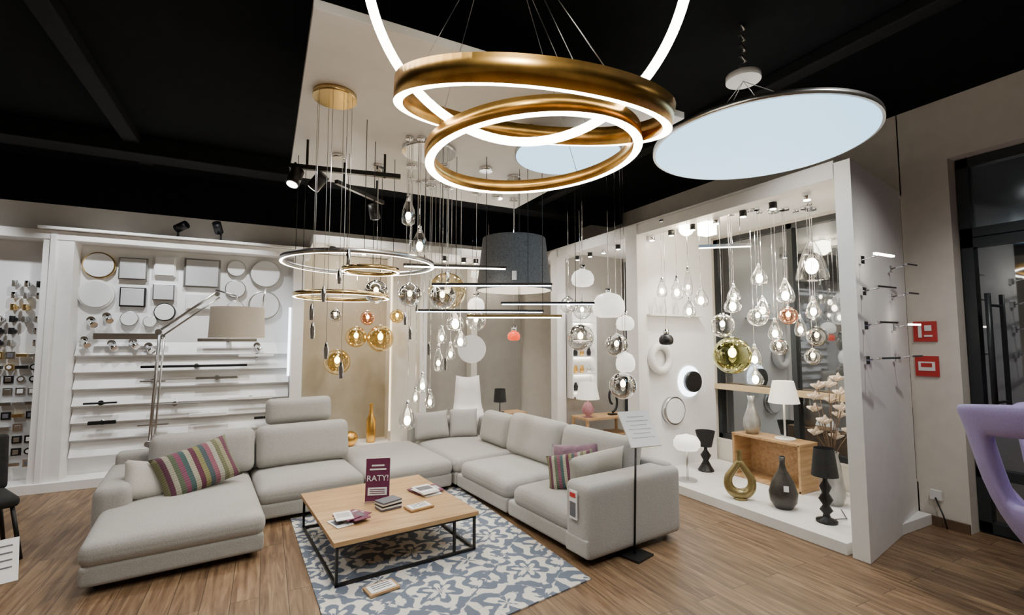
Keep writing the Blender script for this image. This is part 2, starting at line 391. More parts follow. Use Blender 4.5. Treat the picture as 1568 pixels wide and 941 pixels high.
for x,ax in((-1.0,(.7,-.4,.35)),(-.55,(-.2,-.7,.8))):
    b=B('spotlight_on_shelf_top'); b.cyl((x,7.0,2.856),.07,.02,black); b.tube([(x,7,2.87),(x,7,3.0)],.012,black); b.cyl((x-.02,7,2.98),.05,.14,black,ax=ax); b.done()
b=B('small_boxes_on_shelf_top'); [b.box((x,7.05,2.875),(.14,.1,.035),black) for x in(-1.5,-1.2,-.3)]; b.done()
# ---------------------------------------------------------------- back niches
n=B('back_niche_frame')
n.box((1.02,7.24,1.52),(1.16,.1,2.64),taupe); n.box((2.95,7.24,1.52),(1.9,.1,2.64),grey_wall)
n.box((1.8,7.05,1.42),(.4,.5,2.84),cream); n.box((2.05,6.86,1.42),(.1,.2,2.84),white)
n.box((2.95,7.1,1.42),(.1,.2,2.84),cream)
n.box((2.2,6.85,2.9),(3.42,.9,.1),white); n.box((1.1,6.9,.1),(1.3,.8,.2),white); n.box((3.0,6.95,.1),(1.8,.7,.2),white)
n.box((1.58,6.8,1.5),(.02,.02,2.3),strip_m)
for x in(.75,1.15,2.3,2.6,2.8,3.2,3.5): n.cyl((x,6.6,2.78),.04,.07,black,14); n.cyl((x,6.6,2.775),.03,.006,led,14)
n.done(.003)
# ---------------------------------------------------------------- right display niches
n=B('right_display_frame')
n.prism([(3.92,1.95),(5.24,2.2),(5.24,2.33),(4.15,2.07),(3.92,2.07)],0,3.0,white)
n.box((4.58,4.4,1.5),(1.32,.14,3.0),whiteboard); n.box((3.99,4.4,1.5),(.16,.2,3.0),white)
n.box((4.58,6.15,1.5),(1.32,.12,3.0),grey_wall); n.box((3.99,6.15,1.5),(.16,.18,3.0),white)
n.box((4.03,4.63,2.94),(.2,5.1,.12),white)
n.prism([(3.94,2.08),(5.24,2.34),(5.24,7.15),(3.94,7.15)],2.97,3.03,white)
n.box((4.58,4.63,.045),(1.32,5.05,.09),white)
n.done(.004)
window('window_4',4.55,6.05,.34,2.9,5.25,[5.3],[1.0]).done()
n=B('display_shelf'); n.box((4.5,4.28,1.92),(.9,.1,.02),white)
for x in(4.15,4.3,4.5,4.75): n.lathe([(0,0),(.03,0),(.04,.05),(.02,.12),(.015,.2)],(x,4.27,1.93),random.choice([gclear,steel,chrome]),14)
n.done()
b=B('ring_wall_lamp'); 
b.tube([(4.24+.15*math.cos(2*pi*i/32),4.28,1.4+.15*math.sin(2*pi*i/32)) for i in range(32)],.045,white,12,closed=True); b.done()
b=B('halo_wall_lamp'); b.cyl((4.76,4.33,1.10),.19,.015,led_cool,32,ax=(0,-1,0)); b.cyl((4.76,4.3,1.10),.13,.06,black,32,ax=(0,-1,0)); b.done()
b=B('disc_wall_lamp'); b.cyl((4.45,4.33,.76),.17,.06,steel,32,ax=(0,-1,0)); b.cyl((4.45,4.27,.76),.15,.01,opal_off,32,ax=(0,-1,0)); b.done()
for z in(2.22,1.98,1.72,1.46):
    for x in(4.02,4.75):
        yy=1.95+(x-3.92)*.19; lit=(x<4.5 and z>2.2) or (x>4.5 and 1.6<z<1.9)
        b=B('picture_wall_light'); b.box((x,yy-.01,z),(.05,.025,.06),chrome); b.tube([(x,yy-.02,z),(x,yy-.14,z+.02)],.006,chrome)
        b.box((x+.03,yy-.15,z+.02),(.26 if x<4.5 else .17,.02,.014),led if lit else steel); b.done()
for z,k in((1.69,0),(1.38,1)):
    b=B('fire_safety_sign'); b.box((5.262,2.08,z),(.012,.17,.18),red)
    if k==0: b.box((5.253,2.115,z),(.006,.025,.11),paper); b.box((5.253,2.055,z+.03),(.006,.05,.05),paper); b.box((5.253,2.055,z-.04),(.006,.06,.015),paper)
    else: b.box((5.253,2.08,z),(.006,.12,.08),paper); b.box((5.25,2.08,z+.01),(.004,.08,.035),red)
    b.done()
b=B('wall_socket'); b.box((5.23,2.06,.27),(.03,.08,.08),white); b.tube([(5.21,2.06,.25),(5.18,2.0,.12),(5.16,1.97,.02)],.006,black); b.done()
# ---------------------------------------------------------------- sofa
Ms=Matrix.Translation((1.86,4.93,0))@RZ(6)
s=B('corner_sofa')
def sb(u0,u1,v0,v1,z0,z1,r=.04,puff=0,m=fabric): s.soft(((u0+u1)/2,(v0+v1)/2,(z0+z1)/2),(u1-u0,v1-v0,z1-z0),m,r,Ms,puff)
for (u0,u1,v0,v1) in[(-2.95,-1.89,-.67,1.0),(-1.88,-.96,0,1.0),(-.95,-.01,0,1.38),(0,1.0,-1.9,-1.03),(0,1.0,-1.02,-.02),(0,1.0,-.01,1.3)]:
    sb(u0+.01,u1-.01,v0+.015,v1,.05,.185,.025); sb(u0,u1,v0,v1-.08,.165,.325,.065,.028)
sb(-2.95,-.94,.86,1.02,.05,.6,.05); sb(-2.99,-2.75,.04,1.02,.05,.5,.07)
sb(.87,1.0,-2.08,1.38,.05,.6,.05); sb(-.02,1.0,1.24,1.4,.05,.58,.05); sb(-.03,1.0,-2.14,-1.88,.05,.575,.05)
sb(-.035,-.0,-2.13,-1.89,.07,.2,.015)
def bc(u,v,z,w,h,t,ang,m=fabric,lean=12): 
    s.soft((u,v,z),(w,t,h),m,.075,Ms,0,8,.035,rot=RZ(ang)@RX(-lean))
bc(-2.28,.72,.54,.84,.42,.2,0); bc(-1.4,.74,.54,.9,.42,.2,0); bc(-1.42,.93,.86,.66,.27,.12,0,fabric,8)
bc(.75,-1.42,.55,.9,.46,.2,-90); bc(.75,-.48,.55,.92,.46,.2,-90); bc(.77,.35,.53,.6,.4,.18,-90)
for u,v in[(-2.85,-.55),(-2.0,-.55),(-2.85,.9),(-1.0,.9),(-1.0,.1),(-.1,.1),(-.1,1.3),(.05,-2.0),(.95,-2.0),(.95,1.3)]: s.cyl((u,v,.012),.025,.05,feet_m,10,Ms)
s.done()
def thr(name,c,w,h,t,m,rot): b=B(name); b.pillow(Ms@Vector(c),w,h,t,m,RZ(6)@rot); b.done()
thr('striped_throw_pillow',(-2.33,.28,.515),.6,.41,.18,stripe,RZ(14)@RX(-32)@RY(-14))
thr('grey_throw_pillow',(-2.66,.27,.46),.38,.34,.15,fabric2,RZ(38)@RX(-32)@RY(20))
thr('grey_throw_pillow',(.2,1.08,.52),.5,.36,.15,fabric,RX(-18))
thr('grey_throw_pillow',(.62,1.0,.52),.38,.38,.14,fabric,RZ(-25)@RX(-18))
thr('striped_throw_pillow',(.5,-1.4,.51),.46,.36,.13,mauve,RZ(-60)@RX(-24)@RY(-8))
thr('striped_throw_pillow',(.36,-1.5,.49),.42,.32,.1,stripe,RZ(-55)@RX(-30)@RY(-14))
thr('grey_throw_pillow',(.43,-1.74,.53),.52,.35,.16,fabric2,RZ(-12)@RX(16)@RY(-8))
b=B('fabric_label_tag'); p0=Ms@Vector((-.045,-2.0,.42)); b.box(p0,(.01,.08,.2),paper,rz=R(6)); b.box(p0+Vector((-.008,0,.07)),(.004,.06,.03),red,rz=R(6)); b.box(p0+Vector((-.008,0,-.03)),(.004,.06,.1),ink,rz=R(6)); b.done()
# ---------------------------------------------------------------- rug + table
B('patterned_rug').prism([(.38,2.42),(2.0,2.7),(1.93,5.05),(.25,4.85)],.001,.009,rugm).done()
Mt=Matrix.Translation((.905,3.99,0))@RZ(6)
t=B('coffee_table'); t.box((0,0,.285),(1.07,1.2,.03),oak,Mt)
g=.018
def rail(a,c): 
    a=Vector(a);c=Vector(c); d=c-a; t.box((a+c)/2,(abs(d.x)+g,abs(d.y)+g,abs(d.z)+g),black,Mt)
X,Y=.51,.575
for x,y in((-X,-Y),(X,-Y),(-X,Y),(X,Y),(X-.17,-Y)): rail((x,y,.022),(x,y,.26))
for z in(.022,.26):
    rail((-X,-Y,z),(X,-Y,z)); rail((-X,Y,z),(X,Y,z)); rail((-X,-Y,z),(-X,Y,z)); rail((X,-Y,z),(X,Y,z))
t.done(.003)
TZ=.3015
b=B('raty_sign_stand'); c=V(-1.09,3.93,TZ)
Mr=Matrix.Translation(c)@RZ(-18)
b.box((0,0,.006),(.2,.08,.012),gclear,Mr); b.box((0,0,.18),(.19,.008,.33),purple_p,Mr@RX(-8)); b.box((0,-.006,.09),(.15,.003,.06),paper,Mr@RX(-8)); b.box((0,-.006,.29),(.1,.003,.012),paper,Mr@RX(-8)); b.box((0,-.006,.26),(.13,.003,.012),paper,Mr@RX(-8))
for k in range(3): b.box((0,-.008,.075+.015*k),(.12,.003,.005),purple_p,Mr@RX(-8))
sign=b.done()
tx=bpy.data.curves.new('raty_text','FONT'); tx.body='RATY!'; tx.size=.064; tx.align_x='CENTER'; tx.extrude=.001; tx.materials.append(paper)
to=bpy.data.objects.new('raty_text',tx); bpy.context.collection.objects.link(to); to.parent=sign
to.matrix_world=Mr@RX(-8)@Matrix.Translation((0,-.008,.17))@RX(90)
to.matrix_parent_inverse=Matrix.Translation(sign.location).inverted()
def mags(name,L,D,n,w,h,spread,z=TZ):
    b=B(name)
    for i in range(n):
        c=V(L,D,z)+Vector((random.uniform(-1,1)*spread,random.uniform(-1,1)*spread,.003+i*.006))
        M_=Matrix.Translation(c)@RZ(random.uniform(-25,25)+20)
        b.box((0,0,0),(w,h,.005),random.choice([paper,purple_p,paper]),M_); b.box((0,.01,.003),(w*.8,h*.5,.001),random.choice([ink,purple_p,gf]),M_)
    b.done()
mags('leaflet_pile',-1.2,3.58,7,.12,.18,.07); mags('magazine_pile',-.74,4.2,6,.16,.2,.06)
b=B('book_stack')
for i in range(5): b.box(V(-.97,3.82,TZ+.008+i*.013),(.17,.12,.011),[ink,paper,black,paper,ink][i],rz=R(10+i*3))
b.done()
def card(name,L,D,z,tilt):
    b=B(name); M_=Matrix.Translation(V(L,D,z))@RZ(12)@RX(tilt); b.box((0,0,.01),(.2,.13,.014),oak,M_); b.box((0,0,.018),(.17,.1,.004),paper,M_)
    for k in range(3): b.box((0,.03-.025*k,.021),(.12,.006,.002),ink,M_)
    b.done()
card('framed_price_card',-.73,3.82,TZ,0); card('framed_price_card',-.84,3.17,.012,0)
b=B('price_sign_stand'); c=V(.92,3.68,0); b.box(c+Vector((0,0,.008)),(.2,.2,.016),black,rz=R(15)); b.tube([c+Vector((0,0,.01)),c+Vector((.03,0,.84))],.009,black)
M_=Matrix.Translation(c+rt*.06+Vector((.02,.03,.93)))@RZ(-8)@RX(52); b.box((0,0,0),(.27,.3,.012),paper,M_)
for k in range(6): b.box((0,.1-.035*k,.008),(.2 if k%2 else .15,.004,.002),gf,M_)
b.done()
# ---------------------------------------------------------------- arc floor lamp
b=B('jointed_floor_lamp'); b.cyl((-1.0,6.2,0),.16,.02,steel,32)
j=[Vector((-1.0,6.2,.02)),Vector((-1.04,6.2,.55)),Vector((-1.0,6.2,1.72))]
b.tube(j[:2],.018,steel); b.tube([j[1],j[2]],.018,steel); b.tube([j[1]+Vector((.04,0,0)),j[2]+Vector((.04,0,-.05))],.01,steel); b.tube([j[2],(-.48,6.05,2.14)],.015,steel); b.tube([j[2]+Vector((0,0,-.08)),(-.46,6.05,2.08)],.01,steel)
b.tube([(-.5,6.05,2.16),(-.3,6.0,2.1),(-.28,6.0,1.95)],.01,steel); b.cyl((-.48,6.03,2.11),.025,.05,steel,ax=(0,-1,0)); b.cyl((-1.0,6.17,1.7),.03,.06,steel,ax=(0,-1,0)); b.cyl((-1.04,6.17,.55),.03,.06,steel,ax=(0,-1,0))
b.tube([(-.05,6.0,1.96),(-.02,6.0,2.2)],.01,steel)
b.lathe([(.27,0),(.26,.33)],(-.28,6.0,1.64),shade_b,40); b.lathe([(.0,.3),(.258,.3)],(-.28,6.0,1.64),shade_w,40); b.sph((-.28,6,1.75),.05,bulb)
b.done()
# ---------------------------------------------------------------- ring chandelier
rc=B('ring_chandelier')
def nrm(pitch,roll):
    f=fw*math.cos(R(pitch))+up*math.sin(R(pitch)); r_=rt*math.cos(R(roll))+up*math.sin(R(roll)); return r_.cross(f).normalized()
cC=V(.113,2.5,2.57); cB=V(.095,2.2,2.645); cA=V(.063,1.8,3.06)
nC=nrm(1,4.5); nB=nrm(15,-6)
rc.bandring(cC,nC,.575,.045,.075,gold,led)
rc.bandring(cB,nB,.645,.04,.1,gold,led)
rc.bandring(cA,nrm(-52,0),.67,.03,.05,led,led,mtop=gold,minn=led)
for cc,nn,rr in((cC,nC,.555),(cB,nB,.625)):
    e1=(Vector((1,0,0))-nn*nn.x).normalized(); e2=nn.cross(e1)
    for k in range(3):
        a=2*pi*k/3+.5; q=cc+e1*rr*math.cos(a)+e2*rr*math.sin(a)+nn*.07; rc.tube([q,Vector((1.1+.1*math.cos(a),2.2+.1*math.sin(a),CZ))],.002,steel,5)
rc.cyl((1.1,2.2,CZ-.04),.2,.04,white,32)
for a in(.6,2.5): rc.tube([cA+rt*.67*math.cos(a)+up*.4*math.sin(a)-fw*.4*math.sin(a),V(0,1.6,CZ)],.002,steel,5)
rc.done()
# ---------------------------------------------------------------- LED discs
def disc(name,c,r,can,n=(0,0,1),th=.03):
    b=B(name); n=Vector(n).normalized()
    b.cyl(c,r,th,steel,72,ax=n); b.cyl(Vector(c)-n*.004,r*.975,.004,disc_m,72,ax=n)
    b.cyl(can,.11,.04,white,32)
    e=n.orthogonal().normalized(); f=n.cross(e)
    for k in range(4):
        a=pi/4+k*pi/2; b.tube([Vector(c)+e*r*.7*math.cos(a)+f*r*.7*math.sin(a)+n*th,Vector(can)],.0025,steel,5)
    pts=[Vector(can)+Vector((.02*math.sin(i*2.1),.02*math.cos(i*2.1),.04+i*(CZ-can[2]-.04)/14)) for i in range(15)]
    b.tube(pts,.012,steel,6); b.done()
disc('round_led_panel_pendant',V(1.6,3.0,2.87),.655,V(1.57,3.1,3.36))
disc('round_led_panel_pendant',V(.42,3.5,3.0),.4,V(.42,3.5,3.1))
# ---------------------------------------------------------------- pendants
PZ=3.195
def topz(c):
    x,y=c.x,c.y
    if .15<x<2.62 and 2.36<y<4.97: return PZ
    if x>3.93 and y>2.0: return 2.97
    if x>.46 and y>6.42: return 2.85
    return CZ
def wire(b,c,z0,can=.05,m=chrome,r=.0028):
    tz=topz(c); b.tube([Vector((c.x,c.y,z0)),Vector((c.x,c.y,tz-.01))],r,m,5); b.cyl((c.x,c.y,tz-.025),can,.025,m,20)
def globe(name,L,D,z,r,g,bm=bulb,cap=chrome,br=.3):
    b=B(name); c=V(L,D,z); b.sph(c,r,g,seg=28); b.sph(c+Vector((0,0,r*.15)),max(.022,r*br*.7),bm,1.3,seg=12); b.cyl(c+Vector((0,0,r*.45)),.02,r*.6,cap,14); wire(b,c,z+r); b.done()
def drop(name,L,D,z,r,h,g,inv=False,bm=bulb):
    b=B(name); c=V(L,D,z)
    pr=[(0.3*r,-h/2),(.85*r,-h*.42),(r,-h*.2),(.85*r,h*.05),(.5*r,h*.3),(.25*r,h*.5)]
    if inv: pr=[(.95*r,-h/2),(r,-h*.45),(.8*r,-.1*h),(.5*r,.25*h),(.2*r,.5*h)]
    b.lathe(pr,c,g,20); b.sph(c-Vector((0,0,h*.15)),max(.018,r*.4),bm,1.4,seg=12); b.cyl(c+Vector((0,0,h*.38)),.015,h*.25,chrome,12); wire(b,c,z+h*.5,.03); b.done()
GP='glass_globe_pendant_lamp'
for L,D,z,r,g in[(-1.21,4.2,2.04,.105,gsmoke),(-.91,4.2,2.01,.105,gsmoke),(-.62,4.2,2.0,.115,gsmoke),(-.66,4.8,2.11,.19,gamber),
  (-2.31,6.3,1.33,.17,ggold),(-1.8,6.5,1.64,.18,ggold),(-2.1,6.4,1.66,.14,ggold),(-1.98,6.5,1.92,.1,gcopper),(-2.35,6.3,1.95,.09,gsmoke),(-1.6,6.6,1.95,.1,ggold),
  (.72,5,1.64,.14,gsmoke),(1.1,5,1.56,.12,gsmoke),(1.16,5,1.14,.14,gsmoke),(-.35,4.6,1.8,.1,gclear),(.8,5.4,1.95,.1,gclear),(.62,5.2,2.0,.09,gclear),
  (2.22,4.8,1.46,.185,golive),(2.13,4.8,1.76,.12,gclear),(2.8,4.8,1.86,.09,gcopper),(3.08,4.8,1.65,.1,gsmoke),(3.0,4.75,1.45,.08,gsmoke),(2.49,4.8,1.85,.1,gclear),(2.75,4.9,1.55,.09,gsmoke)]: globe(GP,L,D,z,r,g)
DP='glass_drop_pendant_lamp'
for L,D,z,r,h in[(-.8,3.6,2.6,.055,.22),(-.71,3.6,2.36,.065,.2),(-.55,4.6,1.8,.09,.2),(-.5,4.6,1.62,.07,.16),(-.68,4.6,1.66,.05,.16),(-.71,4.6,1.43,.05,.24),(-.86,4.6,1.2,.06,.18),(-.98,4.5,.9,.08,.24),(-.78,4.55,1.05,.05,.16),(-.6,4.65,1.5,.05,.16),(-.93,4.62,1.08,.04,.14),
  (2.52,4.8,2.27,.085,.2),(2.78,4.8,2.1,.09,.24),(2.24,4.8,1.98,.085,.18),(2.66,4.8,1.71,.07,.2),(2.42,4.75,1.45,.07,.2),(2.47,4.85,1.24,.08,.16),(2.6,4.9,1.95,.07,.2),(2.93,4.6,1.92,.07,.2),(2.35,5.0,2.1,.07,.18),(2.95,4.85,1.75,.06,.2),
  (1.8,5.15,2.17,.07,.24),(2.04,5.1,2.07,.08,.2),(1.89,5.05,1.95,.07,.2),(1.96,5.25,2.25,.05,.3),(1.7,5.35,2.2,.06,.2)]: drop(DP,L,D,z,r,h,gclear)
drop('cone_glass_pendant_lamp',3.03,4.75,2.42,.15,.4,gclear,True)
def opalp(L,D,z,r,h,m=opal,nm='opal_glass_pendant_lamp'):
    b=B(nm); c=V(L,D,z); b.lathe([(0,-h*.5),(.6*r,-h*.48),(.9*r,-h*.35),(r,-h*.1),(.95*r,h*.15),(.7*r,h*.4),(.3*r,h*.5),(0,h*.5)],c,m,28); b.cyl(c+Vector((0,0,h*.45)),.03,.06,chrome,12); wire(b,c,z+h*.5); b.done()
for a in[(.75,5,2.27,.12,.18),(1.02,5,1.98,.17,.26),(1.19,5,1.38,.1,.2),(-.38,5,1.98,.09,.16),(1.24,5.2,1.8,.1,.16)]: opalp(*a)
b=B('round_white_pendant_disc'); c=V(-.3,6.0,2.42); b.cyl(c,.22,.05,opal,36); wire(b,c,2.45,.03); b.done()
opalp(1.72,5.3,1.62,.08,.12,black,'black_pendant_lamp'); opalp(.02,5.2,1.66,.07,.1,redg,'red_pendant_lamp')
for L,D,k in((1.94,5.2,0),(2.17,5.2,1)):
    b=B('soffit_lamp'); c=V(L,D,2.85)
    if k: b.box(c,(.14,.14,.14),bulb)
    else: b.sph(c,.08,bulb)
    b.cyl(c+Vector((0,0,.06)),.04,.06,chrome); b.done()
b=B('round_white_pendant_disc'); c=V(-.54,6.4,1.5); b.cyl(c,.19,.03,opal_off,36,ax=-fw); wire(b,c+fw*-.01,1.68,.03); b.done()
b=B('grey_drum_pendant_lamp'); c=V(.02,4.5,2.08); b.lathe([(.36,0),(.3,.5)],c,shade_g,48); b.lathe([(.3,.5),(0,.5)],c,shade_g,48,smooth=False); b.lathe([(.35,.002),(.29,.49)],c,shade_w,48); b.sph(c+Vector((0,0,.2)),.06,bulb,seg=14); wire(b,c,2.58,.07); b.box(c-fw*.362+Vector((0,0,.1)),(.04,.003,.08),paper,rz=R(-27)); b.done()
def ringp(L,D,z,r,side,n=3,w=.02,h=.035):
    b=B('ring_pendant_lamp'); c=V(L,D,z); b.bandring(c,(0,0,1),r,w,h,side,led,72)
    for k in range(n):
        a=2*pi*k/n+.4; q=c+Vector(((r-.01)*math.cos(a),(r-.01)*math.sin(a),h))
        b.tube([q,Vector((q.x,q.y,topz(q)))],.0028,black,5)
    b.done()
ringp(-1.25,3.87,2.22,.6,steel); ringp(-1.17,3.9,2.17,.23,brass); ringp(-1.42,3.95,1.96,.38,brass)
def linp(a,c,m,lm,th=.02):
    b=B('linear_pendant_lamp'); a=Vector(a);c=Vector(c); d=(c-a); mid=(a+c)/2; ang=math.atan2(d.y,d.x)
    M_=Matrix.Translation(mid)@Matrix.Rotation(ang,4,'Z'); b.box((0,0,0),(d.length,.03,th),m,M_); b.box((0,0,-th/2-.004),(d.length*.98,.022,.008),lm,M_)
    for f in(.2,.8): q=a+d*f; b.tube([q,Vector((q.x,q.y,topz(q)))],.0028,black,5)
    b.done()
linp(V(-.9,3.9,2.27),V(-.05,4.05,2.2),black,led); linp(V(-.68,4.0,2.12),V(.34,4.0,2.05),black,led_cool); linp(V(-.1,4.3,1.96),V(.75,4.3,1.94),black,led_cool); linp(V(-.38,4.0,1.8),V(.42,4.0,1.83),brass,led)
linp(V(-.9,4.4,1.9),V(.3,4.5,1.88),black,led_cool)
linp(V(1.95,4.9,2.62),V(2.45,4.8,2.56),steel,led,.03)  # glowing bar added in place of an LED reflection in the window glass
for x,y,r,m in((.347,3.16,.135,brass),(1.16,3.74,.22,chrome),(1.75,3.9,.06,chrome),(1.45,4.6,.06,chrome),(2.2,4.6,.06,chrome),(1.7,3.0,.06,black),(.5,4.2,.05,chrome),(.9,4.4,.05,chrome)):
    b=B('ceiling_canopy'); b.cyl((x,y,PZ-.035),r,.035,m,36)
    if r>.1:
        for k in range(7): a=k*.9; q=Vector((x+r*.8*math.cos(a),y+r*.8*math.sin(a),0)); ln=1.0+.12*k; b.tube([(q.x,q.y,PZ-.03),(q.x,q.y,PZ-ln)],.002,steel,4); b.lathe([(.012,0),(.016,.06),(.006,.1)],(q.x,q.y,PZ-ln-.1),chrome,10)
    b.done()
def track(a,c,heads):
    b=B('track_spotlight_rail'); a=Vector(a);c=Vector(c); d=c-a; ang=math.atan2(d.y,d.x); M_=Matrix.Translation((a+c)/2)@Matrix.Rotation(ang,4,'Z'); b.box((0,0,0),(d.length,.035,.035),black,M_)
    b.tube([a+d*.15,a+d*.15+Vector((0,0,.2))],.01,black); b.tube([a+d*.85,a+d*.85+Vector((0,0,.2))],.01,black)
    for f,ax in heads:
        q=a+d*f; ax=Vector(ax).normalized(); b.tube([q,q-Vector((0,0,.08))],.01,black); e=q-Vector((0,0,.12)); b.cyl(e-ax*.07,.05,.14,black,20,ax=ax); b.cyl(e+ax*.0705,.04,.003,led,20,ax=ax)
    b.done()
track((.12,4.0,3.0),(.95,3.85,2.93),[(.05,(-.3,-.3,-1)),(.25,(-.6,.5,-.8))]); track((.5,4.3,3.0),(1.0,4.75,2.98),[(.8,(.3,.5,-1))])
sp=B('soffit_spotlights')
for i in range(14):
    y=2.4+i*.31; x=4.12
    sp.cyl((x,y,2.82),.035,.08,black if i%3 else chrome,14)
    sp.cyl((x,y,2.815),.028,.005,led,14)
sp.done()
# ---------------------------------------------------------------- objects on right plinth
PL=.0905
b=B('mushroom_table_lamp'); c=Vector((4.14,3.82,PL)); b.cyl(c,.1,.012,steel); b.cyl(c,.012,.36,steel,12); b.lathe([(0,.33),(.11,.33),(.14,.37),(.14,.42),(.11,.47),(0,.5)],c,opal,28); b.done()
b=B('black_table_lamp'); c=Vector((4.64,4.0,PL)); b.cyl(c,.09,.012,black); b.lathe([(.09,.012),(.06,.06),(.03,.12),(.06,.18),(.02,.24),(.015,.3)],c,black); b.lathe([(.07,.28),(.11,.46)],c,blackm,28); b.done()
b=B('teardrop_vase'); c=Vector((4.1,3.14,PL)); n=40; pts=[];rr=[]; hd=(rt*.3+Vector((.55,-.75,0))*.7).normalized()
for i in range(n):
    a=2*pi*i/n; ca=math.cos(a); pts.append(c+hd*(.105*math.sin(a))*(1 if ca<.3 else (1.25-ca*.95))+up*(.15+(.1*ca if ca<0 else .2*ca)))
    rr.append(.03+.02*(1-ca)/2)
b.tube(pts,rr,vase_gold,12,closed=True); b.lathe([(.025,.35),(.022,.42),(.03,.46)],c,vase_gold,16); b.cyl(c,.06,.02,vase_gold); b.done()
b=B('dark_bottle_vase'); c=Vector((4.24,2.8,PL)); b.lathe([(0,0),(.07,0),(.11,.06),(.12,.14),(.09,.24),(.035,.34),(.022,.4),(.028,.46),(.02,.46)],c,vase_dark); b.box(c+Vector((-.085,-.085,.2)),(.04,.003,.05),paper,rz=R(-45)); b.done()
b=B('wooden_cube_shelf'); 
for cc,d in(((4.9,3.335,.56),(.3,.78,.025)),((4.9,3.335,.104),(.3,.78,.025)),((4.9,2.96,.33),(.3,.025,.47)),((4.9,3.71,.33),(.3,.025,.47)),((5.04,3.335,.33),(.012,.76,.45))): b.box(cc,d,oak)
b.done(.003)
b=B('silver_vase'); c=Vector((4.88,3.56,.573)); b.lathe([(0,0),(.06,0),(.09,.08),(.085,.16),(.045,.28),(.03,.36),(.04,.42),(.03,.42)],c,vase_grey); b.done()
b=B('white_shade_table_lamp'); c=Vector((4.9,3.19,.573)); b.cyl(c,.1,.015,white); b.cyl(c,.01,.42,white,12); b.lathe([(.15,.38),(.1,.61)],c,shade_w,32); b.sph(c+Vector((0,0,.47)),.03,bulb,seg=12); b.done()
b=B('black_baluster_lamp'); c=Vector((4.23,2.42,PL)); b.lathe([(0,0),(.08,0),(.08,.02),(.03,.04),(.025,.07),(.05,.1),(.025,.14),(.055,.19),(.025,.24),(.045,.29),(.018,.34),(.018,.4)],c,black); b.lathe([(.1,.38),(.075,.61)],c,blackm,28); b.tube([c+Vector((0,0,.02)),c+Vector((.2,-.05,.01)),c+Vector((.4,.1,.01))],.004,black); b.done()
b=B('dried_flower_arrangement'); c=Vector((4.74,2.64,PL)); b.lathe([(0,0),(.07,0),(.1,.1),(.07,.35),(.05,.45),(.06,.48)],c,vase_grey)
for i in range(14):
    a=i*2.4; rr_=.09+.09*((i*7)%5)/5; e=c+Vector((rr_*math.cos(a),rr_*math.sin(a),.6+.042*i)); b.tube([c+Vector((0,0,.4)),(c+e)/2+Vector((0,0,.22)),e],.004,twig,5)
    for k in range(7):
        q=k*2*pi/6; dr=Vector((math.cos(q),math.sin(q),.5 if k<6 else 3)).normalized(); T=Matrix.Translation(e+dr*.032)@up.rotation_difference(dr).to_matrix().to_4x4()@Matrix.Diagonal((1,.35,1.5,1)); b.sph((0,0,0),.028,petal,1,T,8)
b.done()
# niche 2 objects
b=B('side_display_table'); tc_=Vector((4.5,5.75,PL)); b.box(tc_+Vector((0,0,.4)),(.85,.4,.03),oak); 
for x in(-.4,.4):
    for y in(-.17,.17): b.box(tc_+Vector((x,y,.195)),(.035,.035,.385),oak)
b.box(tc_+Vector((0,0,.15)),(.8,.36,.02),oak); b.done(.002)
TT=PL+.416
b=B('white_shade_table_lamp'); c=Vector((4.2,5.7,TT)); b.cyl(c,.06,.01,pink); b.lathe([(.0,0),(.08,.06),(.09,.12),(.05,.2),(.01,.22),(.01,.3)],c,pink); b.lathe([(.17,.26),(.12,.5)],c,shade_w,28); b.done()
b=B('black_loop_sculpture'); c=Vector((4.65,5.7,TT)); b.tube([c+Vector((.09*math.sin(a)*(1.2-a/8),0,.17-.13*math.cos(a)+a*.02)) for a in[i*.3 for i in range(22)]],.018,black,8); b.box(c+Vector((0,0,.011)),(.12,.08,.02),black); b.done()
b=B('lit_white_shelf'); b.box((4.32,6.07,1.4),(.42,.02,1.3),whiteboard)
for k in range(5): b.box((4.32,6.0,.85+k*.26),(.42,.14,.02),white); b.box((4.32,6.04,.835+k*.26),(.38,.02,.008),led)
b.box((4.1,6.0,1.4),(.02,.15,1.3),white); b.box((4.54,6.0,1.4),(.02,.15,1.3),white)
for k in range(4):
    for x in(4.2,4.32,4.45): b.lathe([(0,0),(.03,0),(.035,.06),(.015,.12)],(x,6.0,.861+k*.26),random.choice([chrome,black,gold,opal]),12)
b.done()
b=B('white_shell_chair'); c=V(-.62,6.75,.2); Mc=Matrix.Translation(c)@RZ(-20)
path=[(.2,.01),(-.02,.04),(-.15,.2),(-.2,.38),(-.1,.42),(.05,.4),(.13,.5),(.17,.7),(.2,.88)]
vs=[];fs=[]
for i,(y,z) in enumerate(path):
    wd=.21 if i<6 else .21-.015*(i-5)
    for k in range(5): u_=-1+k/2; vs.append((u_*wd,y,z+.03*u_*u_))
for i in range(len(path)-1):
    for k in range(4): a=i*5+k; fs.append((a,a+1,a+6,a+5))
b.add(vs,fs,white,True,Mc); o=b.done(); m=o.modifiers.new('s','SOLIDIFY'); m.thickness=.02
b=B('side_table_with_black_lamp'); c=V(-.08,6.75,.2)
b.box(c+Vector((0,0,.4)),(.5,.3,.03),oak); [b.box(c+Vector((i*.22,j*.12,.2)),(.03,.03,.39),oak) for i in(-1,1) for j in(-1,1)]; b.cyl(c+Vector((-.1,0,.415)),.06,.012,black); b.cyl(c+Vector((-.1,0,.42)),.008,.16,black,8); b.lathe([(.09,.56),(.075,.74)],c+Vector((-.1,0,0)),blackm); b.done()
b=B('gold_floor_bottle'); c=Vector((1.35,6.9,.2)); b.lathe([(0,0),(.06,0),(.065,.1),(.065,.3),(.03,.38),(.02,.5),(.03,.53)],c,gold); b.done()
